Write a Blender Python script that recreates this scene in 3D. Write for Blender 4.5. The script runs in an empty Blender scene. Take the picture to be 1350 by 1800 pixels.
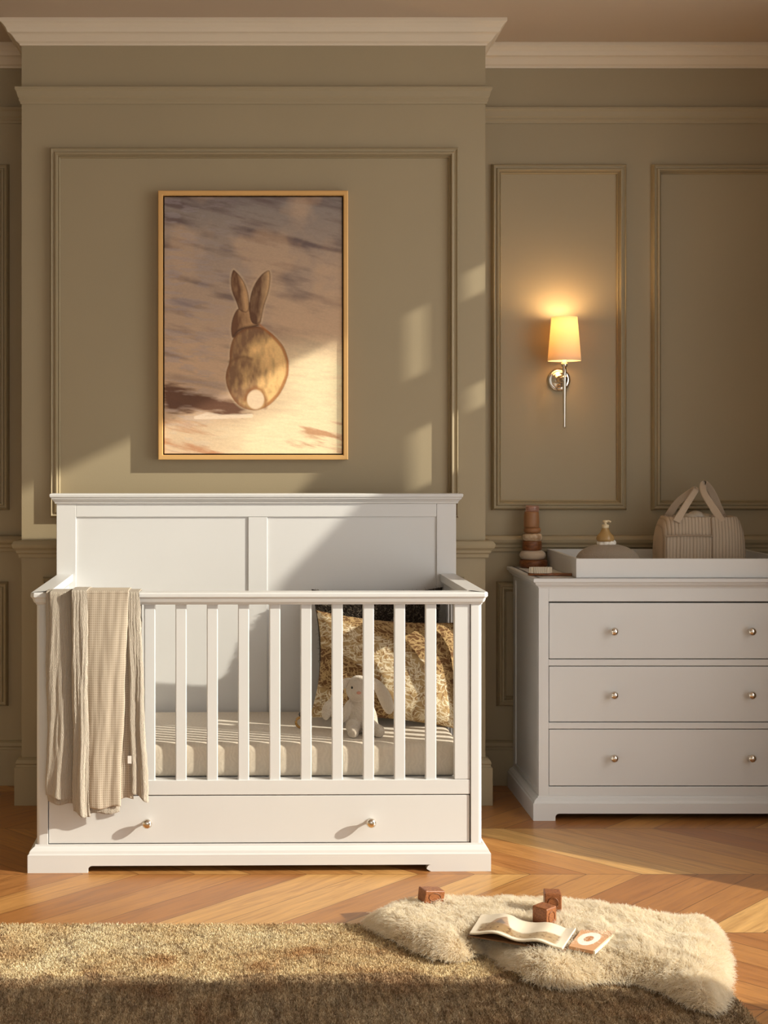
import bpy, bmesh, math, random
import numpy as np
from mathutils import Vector, Matrix
random.seed(4); rng = np.random.default_rng(4)
C = bpy.context.scene.collection
PI = math.pi
F = 2386.0; VX = 447.0; VY = 792.0; CH = 1.339
def P(px, py, D): return Vector(((px-VX)/F*D, D, CH-(py-VY)/F*D))
def floorP(px, py, z=0.0):
    D = (CH-z)*F/(py-VY); return Vector(((px-VX)/F*D, D, z))
def lin(r, g, b, k=1.0):
    f = lambda c: (c/255/12.92 if c/255 <= .04045 else ((c/255+.055)/1.055)**2.4)*k
    return (f(r), f(g), f(b), 1)
# ------------------------------------------------------------------ materials
class NT:
    def __init__(s, name, rough=.5, base=(.8,.8,.8,1), metal=0, **kw):
        s.m = bpy.data.materials.new(name); s.m.use_nodes = True
        s.t = s.m.node_tree; s.n = s.t.nodes; s.b = s.n['Principled BSDF']
        s.b.inputs['Base Color'].default_value = base
        s.b.inputs['Roughness'].default_value = rough
        s.b.inputs['Metallic'].default_value = metal
        for k, v in kw.items(): s.b.inputs[k.replace('_', ' ')].default_value = v
    def new(s, typ, **kw):
        nd = s.n.new('ShaderNode'+typ)
        for k, v in kw.items(): setattr(nd, k, v)
        return nd
    def link(s, a, b): s.t.links.new(a, b)
    def coord(s, kind='Object', scale=(1,1,1), rot=(0,0,0)):
        tc = s.new('TexCoord'); mp = s.new('Mapping')
        mp.inputs['Scale'].default_value = scale; mp.inputs['Rotation'].default_value = rot
        s.link(tc.outputs[kind], mp.inputs['Vector']); return mp.outputs[0]
    def noise(s, vec, scale=5, detail=4, rough=.5, dist=0):
        n = s.new('TexNoise'); n.inputs['Scale'].default_value = scale; n.inputs['Detail'].default_value = detail
        n.inputs['Roughness'].default_value = rough; n.inputs['Distortion'].default_value = dist
        if vec is not None: s.link(vec, n.inputs['Vector'])
        return n.outputs['Fac']
    def math(s, op, a, b=None, c=None):
        n = s.new('Math', operation=op)
        for i, v in enumerate((a, b, c)):
            if v is None: continue
            if isinstance(v, (int, float)): n.inputs[i].default_value = v
            else: s.link(v, n.inputs[i])
        return n.outputs[0]
    def ramp(s, fac, stops):
        r = s.new('ValToRGB'); e = r.color_ramp.elements
        while len(e) < len(stops): e.new(.5)
        for i, (p, c) in enumerate(stops): e[i].position = p; e[i].color = c
        s.link(fac, r.inputs[0]); return r.outputs[0]
    def mix(s, fac, a, b, mode='MIX'):
        n = s.new('Mix', data_type='RGBA', blend_type=mode)
        for sock, v in ((n.inputs[0], fac), (n.inputs[6], a), (n.inputs[7], b)):
            if isinstance(v, (int, float)): sock.default_value = v
            elif isinstance(v, tuple): sock.default_value = v
            else: s.link(v, sock)
        return n.outputs[2]
    def col(s, c): s.link(c, s.b.inputs['Base Color'])
    def bump(s, h, strength=.2, dist=.002):
        b = s.new('Bump'); b.inputs['Strength'].default_value = strength; b.inputs['Distance'].default_value = dist
        s.link(h, b.inputs['Height']); s.link(b.outputs[0], s.b.inputs['Normal'])
def paint(name, c, rough=.5, bs=.12):
    m = NT(name, rough, c); v = m.coord()
    n = m.noise(v, 2.2, 3)
    m.col(m.mix(n, tuple(x*.94 for x in c[:3])+(1,), tuple(min(1, x*1.05) for x in c[:3])+(1,)))
    m.bump(m.noise(v, 260, 2), bs, .0006); return m.m
M = {}
M['wall'] = paint('wall_paint', (.375, .308, .195, 1), .55, .25)
M['ceil'] = paint('ceiling_paint', (.58, .47, .36, 1), .7)
M['crown'] = paint('crown_paint', (.74, .64, .50, 1), .55)
M['white'] = paint('white_paint', (.70, .708, .712, 1), .38, .05)
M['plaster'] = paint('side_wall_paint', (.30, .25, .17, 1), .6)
M['metal'] = NT('polished_nickel', .12, (.78, .72, .64, 1), 1).m
M['gold'] = NT('pale_gilt_wood', .3, lin(225, 178, 112), .25).m
M['dark'] = NT('gap_shade', .8, (.02, .017, .014, 1)).m  # near-black that paints shade into gaps behind canvas and drawers
def cloth(name, c, wave=0, rough=.9, s=500, st=.4, axis='X', wscale=60, dist=2.0):
    m = NT(name, rough, c); m.b.inputs['Sheen Weight'].default_value = .25
    v = m.coord(); n = m.noise(v, s, 2); h = n
    if wave:
        w = m.new('TexWave', wave_type='BANDS', bands_direction=axis); w.inputs['Scale'].default_value = wscale
        w.inputs['Distortion'].default_value = dist; w.inputs['Detail'].default_value = 2; m.link(v, w.inputs['Vector'])
        h = m.math('ADD', m.math('MULTIPLY', n, .4), m.math('MULTIPLY', w.outputs['Fac'], wave))
    m.col(m.mix(h, tuple(x*.84 for x in c[:3])+(1,), tuple(min(1, x*1.1) for x in c[:3])+(1,)))
    m.bump(h, st, .003); return m.m
M['sheet'] = cloth('cotton_sheet', (.74, .65, .53, 1), .18, wscale=22, st=.35, dist=14, s=160)
M['muslin'] = cloth('crinkled_muslin', (.58, .51, .42, 1), .55, wscale=120, st=1.0, dist=7)
mw = NT('waffle_weave', .9, (.6, .48, .36, 1)); v = mw.coord(); sep = mw.new('SeparateXYZ'); mw.link(v, sep.inputs[0])
hx = mw.math('ABSOLUTE', mw.math('SINE', mw.math('MULTIPLY', sep.outputs[0], PI/.0062)))
hz = mw.math('ABSOLUTE', mw.math('SINE', mw.math('MULTIPLY', sep.outputs[2], PI/.0072)))
hh = mw.math('MULTIPLY', hx, hz)
mw.col(mw.mix(hh, (.57, .495, .40, 1), (.38, .31, .235, 1))); mw.bump(hh, -.8, .002); M['waffle'] = mw.m
def wood(name, c1, c2, sc=(3, 3, 30), rough=.4):
    m = NT(name, rough); v = m.coord(scale=sc); n = m.noise(v, 6, 5, .6, .6)
    m.col(m.ramp(n, [(.3, c1), (.7, c2)])); m.bump(n, .15, .001); return m.m
M['walnut'] = wood('walnut', lin(84, 44, 20), lin(150, 92, 48), (8, 8, 40))
M['block'] = wood('toy_block_wood', lin(96, 48, 24), lin(176, 112, 66), (30, 30, 90))
M['beech'] = wood('beech', lin(160, 110, 66), lin(200, 152, 104), (8, 8, 40))
def floor_mat():
    m = NT('oak_chevron', .30); v = m.coord(); sp = m.new('SeparateXYZ'); m.link(v, sp.inputs[0])
    X, Y = sp.outputs[0], sp.outputs[1]; cw = .52; off = 3.77; w = .125*math.sqrt(2)
    yy = m.math('ADD', Y, -off+cw*20)
    pp = m.math('PINGPONG', yy, cw)
    colid = m.math('FLOOR', m.math('DIVIDE', yy, cw))
    s = m.math('DIVIDE', m.math('SUBTRACT', X, pp), w)
    idx = m.math('FLOOR', s); fr = m.math('FRACT', s)
    cb = m.new('CombineXYZ'); m.link(idx, cb.inputs[0]); m.link(colid, cb.inputs[1])
    wn = m.new('TexWhiteNoise', noise_dimensions='2D'); m.link(cb.outputs[0], wn.inputs['Vector'])
    along = m.math('ADD', X, pp)
    g = m.new('CombineXYZ'); m.link(m.math('MULTIPLY', along, 1.3), g.inputs[0]); m.link(m.math('MULTIPLY', s, 3.0), g.inputs[1])
    m.link(m.math('ADD', m.math('MULTIPLY', colid, 7.3), m.math('MULTIPLY', idx, 3.1)), g.inputs[2])
    n1 = m.noise(g.outputs[0], 2.2, 5, .55, 1.2); n2 = m.noise(g.outputs[0], 9, 4, .6, .4)
    base = m.ramp(wn.outputs['Value'], [(0, (.36, .145, .042, 1)), (.45, (.46, .21, .062, 1)), (.8, (.56, .285, .09, 1)), (1, (.68, .40, .14, 1))])
    gr = m.ramp(n1, [(.3, (.72, .66, .6, 1)), (.5, (1, 1, 1, 1)), (.72, (1.22, 1.26, 1.3, 1))])
    c = m.mix(1.0, base, gr, 'MULTIPLY')
    c = m.mix(m.math('MULTIPLY', n2, .35), c, (.28, .13, .05, 1))
    e1 = m.math('LESS_THAN', m.math('MINIMUM', fr, m.math('SUBTRACT', 1, fr)), .010)
    e2 = m.math('LESS_THAN', m.math('MINIMUM', pp, m.math('SUBTRACT', cw, pp)), .0016)
    e = m.math('MAXIMUM', e1, e2)
    c = m.mix(m.math('MULTIPLY', e, .75), c, (.07, .03, .012, 1)); m.col(c)
    m.bump(m.math('SUBTRACT', m.math('MULTIPLY', n2, .25), e), .35, .0012)
    rr = m.math('ADD', m.math('MULTIPLY', n1, .2), .24); m.link(rr, m.b.inputs['Roughness'])
    return m.m
M['floor'] = floor_mat()
def attr_mat(name, rough=.7, bs=0, bscale=300):
    m = NT(name, rough); a = m.new('Attribute', attribute_name='Col'); m.col(a.outputs['Color'])
    if bs: m.bump(m.noise(m.coord(), bscale, 3), bs, .001)
    return m.m
# ------------------------------------------------------------------ mesh helpers
def link(name, me, mat=None, parent=None):
    o = bpy.data.objects.new(name, me); C.objects.link(o)
    if mat and me: me.materials.append(mat)
    if parent: o.parent = parent
    return o
def obj(name, bm, mat, parent=None, bevel=0, smooth=False, seg=2):
    bmesh.ops.recalc_face_normals(bm, faces=bm.faces)
    me = bpy.data.meshes.new(name); bm.to_mesh(me); bm.free()
    if smooth: me.shade_smooth()
    o = link(name, me, mat, parent)
    if bevel:
        b = o.modifiers.new('bevel', 'BEVEL'); b.width = bevel; b.segments = seg; b.limit_method = 'ANGLE'; b.angle_limit = .6
    return o
def tag(o, label, cat, group=None, kind=None):
    o['label'] = label; o['category'] = cat
    if group: o['group'] = group
    if kind: o['kind'] = kind
    return o
def empty(name, loc, label, cat, rz=0, group=None):
    o = bpy.data.objects.new(name, None); C.objects.link(o); o.location = loc; o.rotation_euler = (0, 0, rz)
    o.empty_display_size = .05
    return tag(o, label, cat, group)
def struct(o): o['kind'] = 'structure'; return o
def box(bm, x0, x1, y0, y1, z0, z1):
    vs = [bm.verts.new(p) for p in ((x0,y0,z0),(x1,y0,z0),(x1,y1,z0),(x0,y1,z0),(x0,y0,z1),(x1,y0,z1),(x1,y1,z1),(x0,y1,z1))]
    for f in ((0,3,2,1),(4,5,6,7),(0,1,5,4),(1,2,6,5),(2,3,7,6),(3,0,4,7)): bm.faces.new([vs[i] for i in f])
    return vs
def bxo(name, x0, x1, y0, y1, z0, z1, mat, parent=None, bevel=.0015):
    bm = bmesh.new(); box(bm, x0, x1, y0, y1, z0, z1); return obj(name, bm, mat, parent, bevel)
def prism(bm, pts, axis, a, b):
    """polygon pts (2D) extruded along axis between a and b"""
    def mk(p, t):
        return {'x': (t, p[0], p[1]), 'y': (p[0], t, p[1]), 'z': (p[0], p[1], t)}[axis]
    A = [bm.verts.new(mk(p, a)) for p in pts]; B = [bm.verts.new(mk(p, b)) for p in pts]; n = len(pts)
    bm.faces.new(A); bm.faces.new(B[::-1])
    for i in range(n): bm.faces.new((A[i], A[(i+1) % n], B[(i+1) % n], B[i]))
def lathe(bm, prof, c=(0,0,0), n=32, axis='z', cap=True):
    rings = []
    for r, h in prof:
        ring = []
        for i in range(n):
            a = 2*PI*i/n; u, w = r*math.cos(a), r*math.sin(a)
            p = {'z': (u, w, h), 'y': (u, h, w), 'x': (h, u, w)}[axis]
            ring.append(bm.verts.new((c[0]+p[0], c[1]+p[1], c[2]+p[2])))
        rings.append(ring)
    for a, b in zip(rings, rings[1:]):
        for i in range(n): bm.faces.new((a[i], a[(i+1) % n], b[(i+1) % n], b[i]))
    if cap: bm.faces.new(rings[0][::-1]); bm.faces.new(rings[-1])
def sweep(bm, path, prof, closed=False, plane='xy', fixed=0):
    """mitred moulding. path 2D; prof = list of (offset to the right-hand side of travel, height)."""
    n = len(path); rings = []
    for i, p in enumerate(path):
        p = Vector(p)
        d0 = (p-Vector(path[i-1])).normalized() if (i > 0 or closed) else None
        d1 = (Vector(path[(i+1) % n])-p).normalized() if (i < n-1 or closed) else None
        if d0 is None: d0 = d1
        if d1 is None: d1 = d0
        n0 = Vector((d0.y, -d0.x)); n1 = Vector((d1.y, -d1.x)); m = (n0+n1); m = m/max(1e-6, m.dot(n0))
        ring = []
        for o_, h in prof:
            q = p+m*o_
            ring.append(bm.verts.new((q.x, q.y, fixed+h) if plane == 'xy' else (q.x, fixed-h, q.y)))
        rings.append(ring)
    k = len(prof)
    for i in range(n if closed else n-1):
        a, b = rings[i], rings[(i+1) % n]
        for j in range(k): bm.faces.new((a[j], a[(j+1) % k], b[(j+1) % k], b[j]))
    if not closed: bm.faces.new(rings[0]); bm.faces.new(rings[-1][::-1])
def tube(bm, pts, rad, n=10, cap=True):
    pts = [Vector(p) for p in pts]; rings = []
    for i, p in enumerate(pts):
        d = (pts[min(i+1, len(pts)-1)]-pts[max(i-1, 0)]).normalized()
        u = d.cross(Vector((0, 0, 1)) if abs(d.z) < .9 else Vector((1, 0, 0))).normalized(); w = d.cross(u)
        r = rad[i] if isinstance(rad, (list, tuple)) else rad
        rings.append([bm.verts.new(p+u*r*math.cos(2*PI*k/n)+w*r*math.sin(2*PI*k/n)) for k in range(n)])
    for a, b in zip(rings, rings[1:]):
        for i in range(n): bm.faces.new((a[i], a[(i+1) % n], b[(i+1) % n], b[i]))
    if cap: bm.faces.new(rings[0][::-1]); bm.faces.new(rings[-1])
def ellipsoid(bm, c, r, rot=None, seg=24):
    mtx = Matrix.Translation(c) @ (rot.to_4x4() if rot else Matrix()) @ Matrix.Diagonal((r[0], r[1], r[2], 1))
    bmesh.ops.create_uvsphere(bm, u_segments=seg, v_segments=seg//2, radius=1, matrix=mtx)
def grid_mesh(name, Pts, cols=None, mat=None, parent=None, smooth=True, closed_back=None):
    """Pts (nv,nu,3) numpy; cols (nv,nu,3) linear"""
    nv, nu = Pts.shape[:2]
    me = bpy.data.meshes.new(name)
    idx = np.arange(nv*nu).reshape(nv, nu)
    q = np.stack([idx[:-1, :-1], idx[:-1, 1:], idx[1:, 1:], idx[1:, :-1]], -1).reshape(-1, 4)
    vv = Pts.reshape(-1, 3)
    if closed_back is not None:
        B = closed_back.reshape(-1, 3); o = nv*nu
        qb = q[:, ::-1]+o
        rim = np.concatenate([idx[0, :], idx[1:, -1], idx[-1, -2::-1], idx[-2:0:-1, 0]])
        r2 = np.roll(rim, -1); qs = np.stack([rim, rim+o, r2+o, r2], -1)
        q = np.concatenate([q, qb, qs]); vv = np.concatenate([vv, B])
    me.from_pydata(vv.tolist(), [], q.tolist())
    if cols is not None:
        ca = me.color_attributes.new('Col', 'FLOAT_COLOR', 'POINT')
        cc = np.ones((len(vv), 4), np.float32); cc[:, :3] = np.resize(cols.reshape(-1, 3), (len(vv), 3))
        ca.data.foreach_set('color', cc.ravel())
    if smooth: me.shade_smooth()
    bm = bmesh.new(); bm.from_mesh(me); bmesh.ops.recalc_face_normals(bm, faces=bm.faces); bm.to_mesh(me); bm.free()
    return link(name, me, mat, parent)
def vnoise(x, y, seed=0):
    """smooth value noise, numpy"""
    xi = np.floor(x).astype(int); yi = np.floor(y).astype(int); fx = x-xi; fy = y-yi
    fx = fx*fx*(3-2*fx); fy = fy*fy*(3-2*fy)
    def h(a, b):
        n = (a*374761393+b*668265263+seed*974711) & 0xffffffff
        n = ((n ^ (n >> 13))*1274126177) & 0xffffffff
        return ((n ^ (n >> 16)) & 0xffff)/65535.
    return (h(xi, yi)*(1-fx)+h(xi+1, yi)*fx)*(1-fy)+(h(xi, yi+1)*(1-fx)+h(xi+1, yi+1)*fx)*fy
def fbm(x, y, o=4, seed=0):
    s = 0; a = .5; t = 0
    for k in range(o): s = s+a*vnoise(x*2**k, y*2**k, seed+k); t += a; a *= .5
    return s/t
def polydist(x, y, poly):
    """signed distance, negative inside"""
    p = np.array(poly, float); d = np.full(x.shape, 1e9); ins = np.zeros(x.shape, bool)
    for i in range(len(p)):
        a = p[i-1]; b = p[i]; e = b-a; wx = x-a[0]; wy = y-a[1]
        t = np.clip((wx*e[0]+wy*e[1])/(e@e+1e-12), 0, 1)
        d = np.minimum(d, np.hypot(wx-e[0]*t, wy-e[1]*t))
        c = ((a[1] > y) != (b[1] > y)) & (x < (b[0]-a[0])*(y-a[1])/(b[1]-a[1]+1e-12)+a[0]); ins ^= c
    return np.where(ins, -d, d)
def smooth_poly(p, it=2):
    p = np.array(p, float)
    for _ in range(it):
        q = np.roll(p, -1, 0); p = np.stack([p*.75+q*.25, p*.25+q*.75], 1).reshape(-1, 2)
    return p
def hair(name, roots, tips_dir, length, rad, mat, parent, npt=4, curl=0, droop=0):
    """real strands: roots (N,3), unit dirs (N,3), length (N,)"""
    N = len(roots); t = np.linspace(0, 1, npt)[None, :, None]
    pts = roots[:, None, :]+tips_dir[:, None, :]*length[:, None, None]*t
    pts[:, :, 2] -= (droop*length[:, None]*t[:, :, 0]**2)
    if curl:
        ph = rng.uniform(0, 6.28, (N, 1)); k = np.linspace(0, 7, npt)[None, :]
        u = np.stack([np.cos(ph+k), np.sin(ph+k)*.6, np.sin(ph+k)], -1); pts += u*curl*t
    hc = bpy.data.hair_curves.new(name); hc.add_curves([npt]*N)
    hc.position_data.foreach_set('vector', pts.astype(np.float32).ravel())
    r = hc.attributes.get('radius') or hc.attributes.new('radius', 'FLOAT', 'POINT')
    rr = np.tile(rad*np.linspace(1, .25, npt), N).astype(np.float32); r.data.foreach_set('value', rr)
    hc.materials.append(mat)
    o = bpy.data.objects.new(name, hc); C.objects.link(o)
    if parent: o.parent = parent
    return o
# ------------------------------------------------------------------ the room
WC, WA = 5.14, 5.445; XL, XR = -.881, .875; RL, RR = -1.75, 2.30; CEIL = 2.958
struct(bxo('floor', RL-.1, RR+.1, -1.6, WA+.1, -.05, 0, M['floor'], None, 0))
struct(bxo('ceiling', RL-.1, RR+.1, -1.6, WA+.1, CEIL, CEIL+.05, M['ceil'], None, 0))
bm = bmesh.new()
prism(bm, [(RL, WA), (XL, WA), (XL, WC), (XR, WC), (XR, WA), (RR, WA), (RR, WA+.1), (RL, WA+.1)], 'z', 0, CEIL)
struct(obj('wall_back', bm, M['wall']))
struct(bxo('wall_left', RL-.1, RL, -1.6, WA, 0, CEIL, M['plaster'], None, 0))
holes = [(1.2, 4.42, .12, 2.70), (4.505, 4.535, 2.42, 2.68), (4.510, 4.565, 1.99, 2.22), (4.585, 4.625, 2.62, 2.73), (4.59, 4.625, 2.19, 2.29)]  # window opening first; the small slits are added to throw sun patches
ys = sorted({-1.6, WA} | {v for h in holes for v in h[:2]}); zs = sorted({0, CEIL} | {v for h in holes for v in h[2:]})
bm = bmesh.new()
for y0, y1 in zip(ys, ys[1:]):
    for z0, z1 in zip(zs, zs[1:]):
        cy, cz = (y0+y1)/2, (z0+z1)/2
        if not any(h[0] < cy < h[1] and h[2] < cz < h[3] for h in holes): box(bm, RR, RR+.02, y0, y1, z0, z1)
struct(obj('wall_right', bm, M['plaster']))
wallpath = [(RL, WA), (XL, WA), (XL, WC), (XR, WC), (XR, WA), (RR, WA)]
def rail(name, prof, mat):
    bm = bmesh.new(); sweep(bm, wallpath, prof); return struct(obj(name, bm, mat, None, .0015))
c = CEIL
rail('trim_1', [(0, c-.087), (.006, c-.087), (.008, c-.080), (.018, c-.074), (.032, c-.055), (.038, c-.050), (.046, c-.047), (.052, c-.032), (.062, c-.020), (.070, c-.014), (.070, c), (0, c)], M['crown'])
rail('trim_2', [(0, 2.650), (.005, 2.650), (.006, 2.658), (.010, 2.664), (.010, 2.672), (.014, 2.678), (.018, 2.695), (.024, 2.704), (.024, 2.712), (0, 2.712)], M['wall'])
rail('trim_3', [(0, .934), (.010, .934), (.012, .948), (.018, .952), (.020, .962), (.030, .972), (.034, .984), (.028, .994), (.024, .998), (0, 1.0)], M['wall'])
b = [(0, 0), (.024, 0), (.024, .142), (.018, .146), (.017, .152), (.021, .158), (.016, .170), (.008, .176), (0, .178)]
bm = bmesh.new(); sweep(bm, wallpath, b); struct(obj('baseboard_back', bm, M['wall'], None, .001))
fp = [(0, 0), (.004, .012), (.008, .017), (.013, .013), (.018, .012), (.022, .017), (.028, .018), (.033, .008), (.036, .010), (.039, .005), (.040, 0)]
def panel(n, x0, x1, z0, z1, y):
    bm = bmesh.new()
    sweep(bm, [(x0, z0), (x0, z1), (x1, z1), (x1, z0)], [(a_, h_*1.5) for a_, h_ in fp], True, 'xz', y)
    struct(obj('trim_%d' % n, bm, M['wall']))
sC = F/WC; sA = F/WA
X_ = lambda px, s: (px-VX)/s
panel(4, X_(88, sC), X_(806, sC), 1.085, CH+(VY-260)/sC, WC)
panel(5, X_(863, sA), X_(1101, sA), 1.10, CH+(VY-289)/sA, WA)
panel(6, X_(1144, sA), 2.24, 1.10, CH+(VY-289)/sA, WA)
panel(7, RL+.1, X_(17, sA), 1.10, CH+(VY-289)/sA, WA)
panel(8, RL+.1, X_(15, sA), .315, CH+(VY-1022)/sA, WA)
panel(9, X_(872, sA), X_(1101, sA), .315, CH+(VY-1022)/sA, WA)
panel(10, XL+.08, XR-.08, .30, .86, WC)
# ------------------------------------------------------------------ picture
pic = empty('framed_picture', P(445, 808, WC-.02), 'rabbit painting in a slim gilt wood frame on the chimney wall above the cot', 'picture')
def place(o, par): o.matrix_parent_inverse = Matrix.Translation(par.location).inverted() if par.rotation_euler.z == 0 else par.matrix_basis.inverted(); return o
fd = 5.10; fs = F/fd
fx0, fx1, fz0, fz1 = X_(278, fs), X_(612, fs), CH+(VY-808)/fs, CH+(VY-335)/fs
bm = bmesh.new()
sweep(bm, [(fx0, fz0), (fx0, fz1), (fx1, fz1), (fx1, fz0)], [(0, 0), (0, .039), (.003, .040), (.015, .040), (.018, .037), (.018, 0)], True, 'xz', WC-.0005)
place(obj('frame', bm, M['gold'], pic), pic)
place(bxo('backing_board', fx0+.017, fx1-.017, WC-.012, WC-.001, fz0+.017, fz1-.017, M['dark'], pic, 0), pic)  # dark sheet standing in for the shadow gap round the canvas
cx0, cx1, cz0, cz1 = fx0+.0225, fx1-.0225, fz0+.0225, fz1-.0225
NU, NV = 300, 430
uu, vv = np.meshgrid(np.linspace(0, 1, NU), np.linspace(0, 1, NV))
pxx = 288+uu*(602-288); pyy = 346+vv*(797-346)
X3 = (pxx-250)*3.333; Y3 = (pyy-310)*3.333       # coordinates of the study sketch
def L3(r, g, b, k=1.0): return np.array(lin(r, g, b, k)[:3])
def mixc(A, B, t): return A*(1-t[..., None])+B*t[..., None]
st1 = fbm(X3/260+Y3/700, Y3/42-X3/180, 5, 3); st2 = fbm(X3/90, Y3/16-X3/300, 4, 9); st3 = fbm(X3/230, Y3/200, 4, 21)
gy = np.clip((Y3-120)/1500, 0, 1)
col = mixc(np.ones(X3.shape+(3,))*L3(132, 124, 120), np.ones(X3.shape+(3,))*L3(198, 166, 136), np.clip(gy*1.5, 0, 1))
col = mixc(col, L3(104, 88, 86)*np.ones_like(col), np.clip((st1-.45)*3.0, 0, 1)*np.clip(1.25-gy*1.2, 0, 1))
col = mixc(col, L3(206, 172, 138)*np.ones_like(col), np.clip((st3-.5)*2.2, 0, .42))
col = mixc(col, L3(160, 150, 156)*np.ones_like(col), np.clip((st2-.52)*4, 0, .35)*np.clip((700-X3)/500, 0, 1))
sn = np.clip((X3-560)/420, 0, 1)*np.clip((Y3-920)/180, 0, 1)+np.clip((Y3-1370)/120, 0, 1)*np.clip((X3-100)/700, .35, 1)
col = mixc(col, L3(244, 224, 184)*np.ones_like(col), np.clip(sn*(0.7+st2*.5), 0, .95))
col = mixc(col, L3(180, 116, 74)*np.ones_like(col), np.clip((st1-.55)*5, 0, .75)*np.clip((Y3-1380)/100, 0, 1))
sh = polydist(X3, Y3, smooth_poly([(110, 1200), (260, 1250), (480, 1290), (600, 1330), (700, 1375), (560, 1405), (420, 1392), (330, 1370), (110, 1390)]))
sh = sh+(st2-.5)*90
col = mixc(col, L3(88, 50, 30)*np.ones_like(col), np.clip(-sh/45+.35, 0, .92))
col = mixc(col, L3(246, 228, 206)*np.ones_like(col), np.clip(1-np.abs(polydist(X3, Y3, [(310, 1412), (380, 1390), (470, 1404), (640, 1398), (640, 1404), (400, 1412)]))/12, 0, .5))
body = smooth_poly([(545, 920), (522, 970), (510, 1030), (512, 1085), (490, 1140), (487, 1200), (510, 1270), (550, 1330), (600, 1362), (660, 1372), (720, 1357), (780, 1312), (830, 1240), (858, 1160), (860, 1080), (835, 1000), (785, 940), (725, 893), (680, 875), (605, 885)])
head = smooth_poly([(528, 955), (518, 900), (525, 840), (545, 790), (570, 765), (630, 750), (690, 790), (702, 860), (650, 885), (585, 892), (545, 922)])
e1 = smooth_poly([(530, 543), (517, 600), (522, 670), (552, 735), (568, 790), (628, 800), (626, 705), (608, 638), (578, 588), (545, 552)])
e2 = smooth_poly([(742, 545), (698, 572), (656, 632), (632, 700), (624, 790), (640, 865), (694, 865), (712, 760), (742, 680), (753, 600), (750, 560)])
fur = fbm(X3/22, Y3/60, 3, 40); fur2 = fbm(X3/110, Y3/110, 3, 44)
def blob(col, poly, base, hi, lo, lightx, soft=5, rim=30):
    d = polydist(X3, Y3, poly); m = np.clip(.5-d/soft, 0, 1)
    c = mixc(np.ones_like(col)*base, np.ones_like(col)*hi, np.clip(lightx+(fur-.5)*.8, 0, 1))
    c = mixc(c, np.ones_like(col)*lo, np.clip(1+d/rim, 0, 1)*.85)
    return mixc(col, c, m)
def line(col, poly, w, c, k=.85):
    d = np.full(X3.shape, 1e9)
    for a, b in zip(poly, poly[1:]):
        a = np.array(a, float); b = np.array(b, float); e = b-a
        t = np.clip(((X3-a[0])*e[0]+(Y3-a[1])*e[1])/(e@e), 0, 1); d = np.minimum(d, np.hypot(X3-a[0]-e[0]*t, Y3-a[1]-e[1]*t))
    return mixc(col, np.ones_like(col)*c, np.clip(1-d/w, 0, 1)*k)
lx = np.clip((X3-600)/200+.15+(fur2-.5)*1.2-np.clip((Y3-1000)/-160, 0, .5), 0, 1)
BR, HI, LO = L3(128, 94, 66), L3(238, 194, 130), L3(78, 46, 26)
for pl in (e1, e2, head, body):                # pale halo the painter left round the animal
    d = polydist(X3, Y3, pl); col = mixc(col, np.ones_like(col)*L3(214, 190, 156), np.clip(1-np.abs(d)/14, 0, 1)*.5)
col = blob(col, head, L3(108, 72, 46), L3(196, 156, 112), LO, np.clip((X3-545)/90, 0, .9), rim=9)
col = blob(col, e2, L3(96, 64, 42), L3(196, 160, 118), LO, np.clip((X3-662-(865-Y3)*.14)/45, 0, 1), rim=9)
col = blob(col, e1, L3(98, 64, 40), L3(196, 156, 112), LO, np.clip((X3-555-(Y3-560)*.12)/26, 0, 1), rim=9)
col = line(col, [(628, 790), (628, 740)], 7, LO, .7)
col = blob(col, body, BR, HI, L3(128, 80, 44), lx, rim=22)
col = line(col, [(540, 935), (560, 905), (600, 885), (680, 872)], 14, L3(70, 40, 24))
col = line(col, [(690, 870), (760, 930), (820, 1000), (852, 1080), (850, 1160), (800, 1270), (740, 1330)], 12, L3(170, 104, 52), .8)
col = line(col, [(512, 1085), (560, 1060), (600, 1055), (640, 1070)], 16, L3(112, 78, 50), .7)
col = line(col, [(600, 1310), (625, 1260), (660, 1235), (700, 1250), (725, 1310), (720, 1350)], 20, L3(140, 88, 48), .8)
col = line(col, [(760, 1240), (790, 1150), (815, 1110)], 16, L3(236, 196, 132), .8)
col = line(col, [(735, 1180), (750, 1080), (740, 1010)], 12, L3(222, 178, 118), .6)
dt = np.hypot((X3-664)/52, (Y3-1306)/58); col = mixc(col, np.ones_like(col)*L3(226, 200, 168), np.clip((1.05-dt)*6, 0, 1))
col = np.clip(col*1.16, 0, .97)*(0.93+.14*fbm(X3/9, Y3/5, 2, 77)[..., None])
Pt = np.stack([cx0+uu*(cx1-cx0), np.full(uu.shape, WC-.030)-.0008*st2, cz1-vv*(cz1-cz0)], -1)
Bk = Pt.copy(); Bk[..., 1] = WC-.012
place(grid_mesh('canvas', Pt, col, attr_mat('oil_on_canvas', .6, .5, 700), pic, closed_back=Bk), pic)
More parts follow.
